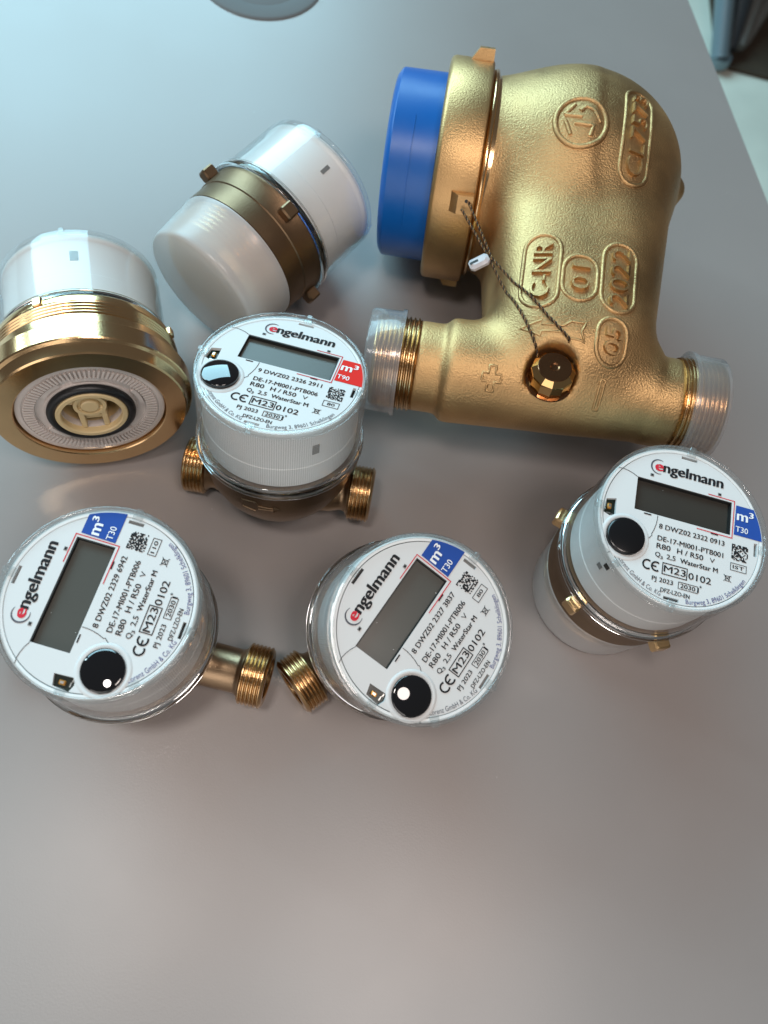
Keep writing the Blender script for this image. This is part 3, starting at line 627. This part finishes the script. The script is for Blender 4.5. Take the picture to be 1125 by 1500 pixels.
for st in ([(-.67, .22), (-.31, .67)], [(-.67, .20), (0.0, .15)], [(-.09, .38), (.13, .62), (.44, .49), (.74, .04)], [(-.62, -.04), (-.36, -.58)], [(-.27, -.13), (.49, -.18), (.40, -.58)]):
    emboss_line([(ex + er * a, ey + er * b) for a, b in st], 0.028, 'cast_emblem')
ax0, ay0 = 1.18, -2.735
xs = [0, .05, .10, .15, .199, .205, .26, .31, .36, .42, .46, .50, .56, .62, .66]
up = [0.003, .018, .034, .05, .066, .022, .02, .018, .015, .01, .04, .068, .066, .064, .085]
dn = [-0.003, -.024, -.046, -.068, -.09, -.045, -.047, -.049, -.052, -.055, -.08, -.108, -.112, -.118, -.14]
emboss_line([(ax0 + a, ay0 + b) for a, b in zip(xs, up)] + [(ax0 + .615, ay0 - .03)] + [(ax0 + a, ay0 + b) for a, b in zip(xs[::-1], dn[::-1])], 0.015, 'cast_flow_arrow', True)
px, py, s = 0.955, -3.245, 0.036
emboss_line([(px - .1, py - s), (px - s, py - s), (px - s, py - .11), (px + s, py - .11), (px + s, py - s), (px + .1, py - s), (px + .1, py + s), (px + s, py + s), (px + s, py + .11), (px - s, py + .11), (px - s, py + s), (px - .1, py + s)], 0.017, 'cast_plus', True)
emboss_line([(2.082, -3.35), (2.130, -3.35), (2.140, -3.13), (2.092, -3.13)], 0.017, 'cast_minus', True)
# retaining ring, lock ring, blue cap (axis along local x)
AX = Matrix.Rotation(R_(90), 4, 'Y')
ring = MB().lathe([(1.00, 0.0), (1.25, 0.0), (1.285, 0.02), (1.30, 0.055), (1.30, 0.47), (1.292, 0.505), (1.27, 0.52), (1.05, 0.52)], 144, AX).build('retaining_ring', 'cast_smooth', valve, VO, angle=40)
MB().lathe([(1.0, 0.525), (1.17, 0.525), (1.205, 0.54), (1.215, 0.565), (1.205, 0.59), (1.18, 0.60), (1.15, 0.60), (1.14, 0.66), (1.0, 0.66)], 144, AX).build('lock_ring', 'brass', valve, VO, angle=60)
for a in (58, 149, 239, 328):
    m = Matrix.Rotation(R_(a - 90), 4, 'X')
    tab = MB(); hy = 0.115
    tab.add([(0.22, -hy, 1.27), (0.50, -hy, 1.27), (0.50, hy, 1.27), (0.22, hy, 1.27), (0.32, -hy * .9, 1.42), (0.495, -hy * .9, 1.42), (0.495, hy * .9, 1.42), (0.32, hy * .9, 1.42)],
            [(0, 1, 5, 4), (1, 2, 6, 5), (2, 3, 7, 6), (3, 0, 4, 7), (4, 5, 6, 7)], m)
    t_ = tab.build('seal_lug', 'cast_smooth', ring, smooth=False)
    MB().lathe([(0.020, 1.4205), (0.0, 1.4206)], 14, m @ Matrix.Translation((0.42, 0.05, 0))).build('lug_hole', 'gap', t_, smooth=False)
bc = MB().lathe([(0.0, -0.60), (0.985, -0.60), (1.02, -0.596), (1.085, -0.555), (1.10, -0.53), (1.103, -0.15), (1.103, -0.004), (1.05, -0.002)], 144, AX).build('blue_cap', 'blue', valve, VO, angle=30)
MB().lathe([(1.103, -0.300), (1.1075, -0.298), (1.1075, -0.290), (1.103, -0.288)], 30, AX, False, 196, 262).build('mould_line', 'blue', bc)
# threaded pipe ends with clear caps
TY = -2.93
for x0, sg in ((0.12, -1), (3.03, 1)):
    m = Matrix.Translation((x0, TY, 0)) @ Matrix.Rotation(R_(90 * sg), 4, 'Y')
    MB().lathe([(0.40, -0.02), (0.512, -0.02)] + thread_profile(0.524, -0.01, 0.44, 9, .028) + [(0.49, 0.455), (0.36, 0.455), (0.36, 0.2), (0, 0.2)], 80, m).build('threaded_end', 'thread', valve, VO, angle=40)
    c0 = 0.155 if sg < 0 else 0.08
    cp = MB().lathe([(0.548, c0), (0.595, c0), (0.595, c0 + .045), (0.575, c0 + .05), (0.565, c0 + .36), (0.545, c0 + .385), (0.0, c0 + .385)], 96, m).build('clear_pipe_cap', 'milky_thin', valve, VO, angle=40)
    MB().lathe([(0.545, c0 + .002), (0.534, c0 + .01), (0.525, c0 + .36), (0.0, c0 + .37)], 96, m).build('inner_wall', 'clear', cp, (0, 0, 0), angle=40)
# sealing plug in its bore
pm = Matrix.Translation((1.575, -3.14, 0.05))
MB().lathe([(0.262, 0.355), (0.260, 0.375), (0.225, 0.38)], 48, pm).build('bore_washer', 'plug_top', valve, VO)
pl = MB().lathe([(0.236, 0.35), (0.236, 0.545), (0.232, 0.565), (0.178, 0.625)], 12, pm).build('sealing_plug', 'plug', valve, VO, smooth=False)
MB().lathe([(0.180, 0.6235), (0.172, 0.630), (0.05, 0.628), (0.035, 0.618), (0.0, 0.617)], 40, pm).build('plug_face', 'plug_top', pl, angle=30)
# twisted seal wire from lug to plug, with its tag
def rope(pts, parent, name):
    fine = []; L = [0.0]
    for a, b in zip(pts[:-1], pts[1:]):
        a, b = Vector(a), Vector(b); k = max(2, int((b - a).length / 0.011)); fine += [a.lerp(b, i / k) for i in range(k)]
    fine.append(Vector(pts[-1]))
    for ph, mt in ((0, 'wire'), (math.pi, 'wire_light')):
        mb = []; s = 0.0
        for i, p in enumerate(fine):
            if i: s += (p - fine[i - 1]).length
            d = (fine[min(i + 1, len(fine) - 1)] - fine[max(i - 1, 0)]).normalized(); a = d.cross(Vector((0, 0, 1))).normalized(); b = d.cross(a)
            t = ph + 2 * math.pi * s / 0.07; mb.append(p + 0.0085 * (a * math.cos(t) + b * math.sin(t)))
        o = MB().tube(mb, 0.0095, 6).build(name if mt == 'wire' else 'strand', mt, parent, VO if mt == 'wire' else (0, 0, 0), angle=180)
        parent = o if mt == 'wire' else parent
    return o.parent
lug = Vector((0.40, -1.22, 0.74)); pleft = Vector((1.40, -3.02, 0.60)); pright = Vector((1.775, -2.96, 0.62))
X0 = lug.lerp(pleft, 0.37)
def over(a, b, n=14):
    """points from a to b that stay just above the casting"""
    r = []
    for i in range(n + 1):
        p = a.lerp(b, i / n); r.append(Vector((p.x, p.y, max(p.z, front(p.x, p.y)[0] + 0.035) if math.hypot(p.x - 1.575, p.y + 3.14) > 0.28 else p.z)))
    return r
w1 = rope([lug + Vector((-.02, -.06, .0)), X0] + over(X0, pleft)[1:] + [pleft + Vector((.05, -.10, -.02))], valve, 'seal_wire')
w2 = rope([lug + Vector((.03, .06, .03)), X0 + Vector((.015, .01, .02))] + over(X0 + Vector((.015, .01, .02)), Vector((1.42, -2.64, .8)))[1:] + over(Vector((1.42, -2.64, .8)), pright)[1:] + [pright + Vector((.03, -.08, -.06))], valve, 'seal_wire')
tagm = Matrix.Translation(X0 + Vector((-0.10, -0.03, -0.02))) @ Matrix.Rotation(R_(28), 4, 'Z') @ Matrix.Rotation(R_(-20), 4, 'Y')
tg = MB().box(-0.13, 0.10, -0.065, 0.065, -0.05, 0.05, tagm, 0.03).build('seal_tag', 'tag', w1)
MB().box(-0.115, -0.02, -0.012, 0.016, 0.045, 0.052, tagm).build('tag_slot', 'gap', tg, smooth=False)

# ------------------------------------------------------------------ background
gm = thing('cable_grommet', 'round grey cable grommet set into the desk at the top edge', 'grommet', Matrix.Translation((-0.0805, 0.3675, 0)))
MB().lathe([(0.72, 0.026), (0.74, 0.03), (0.97, 0.028), (1.02, 0.018), (1.035, -0.005)], 72).build('flange', 'cup', gm, angle=60)
MB().lathe([(0.725, -0.01), (0.72, 0.024), (0.69, 0.032), (0.0, 0.032)], 72).build('lid', 'cup', gm, angle=60)
mt = MB().add([(0.80 / U, 1.33 / U, -0.722 / U), (1.75 / U, 1.17 / U, -0.722 / U), (1.95 / U, 2.4 / U, -0.722 / U), (0.9 / U, 2.5 / U, -0.722 / U),
               (0.80 / U, 1.33 / U, -0.729 / U), (1.75 / U, 1.17 / U, -0.729 / U), (1.95 / U, 2.4 / U, -0.729 / U), (0.9 / U, 2.5 / U, -0.729 / U)],
              [(0, 1, 2, 3), (0, 4, 5, 1), (1, 5, 6, 2), (2, 6, 7, 3), (3, 7, 4, 0)]).build('floor_mat', 'mat', smooth=False)
mt['label'] = 'dark brown mat on the pale floor beyond the table edge'; mt['category'] = 'mat'
ch = thing('metal_chair', 'out of focus grey metal chair leg on the floor past the table', 'chair', Matrix.Translation((0.80, 1.33, -0.722)))
def cm(p): return (p[0] / U, p[1] / U, p[2] / U)
MB().tube([cm((-.005, -.005, .015)), cm((-.02, .10, .10)), cm((-.03, .19, .22)), cm((-.03, .28, .45))], [.45, .5, .55, .55], 16).build('leg', 'steel', ch, angle=80)
MB().tube([cm((.02, .02, .02)), cm((.03, .14, .10)), cm((.045, .24, .22)), cm((.05, .34, .45))], [.3, .75, .9, .9], 16).build('leg', 'dark_steel', ch, angle=80)
MB().tube([cm((.04, .03, .02)), cm((.075, .16, .08)), cm((.11, .27, .2)), cm((.13, .38, .42))], [.3, .5, .55, .55], 16).build('leg', 'grey_steel', ch, angle=80)
MB().tube([cm((.06, .05, .015)), cm((.13, .20, .05)), cm((.19, .33, .14)), cm((.22, .44, .4))], [.2, .7, .9, .9], 16).build('leg', 'grey_steel', ch, angle=80)
MB().lathe([(0.0, 0.0), (0.5, 0.0), (0.55, 0.2), (0.5, 0.5), (0.0, 0.55)], 24).build('foot', 'steel', ch)
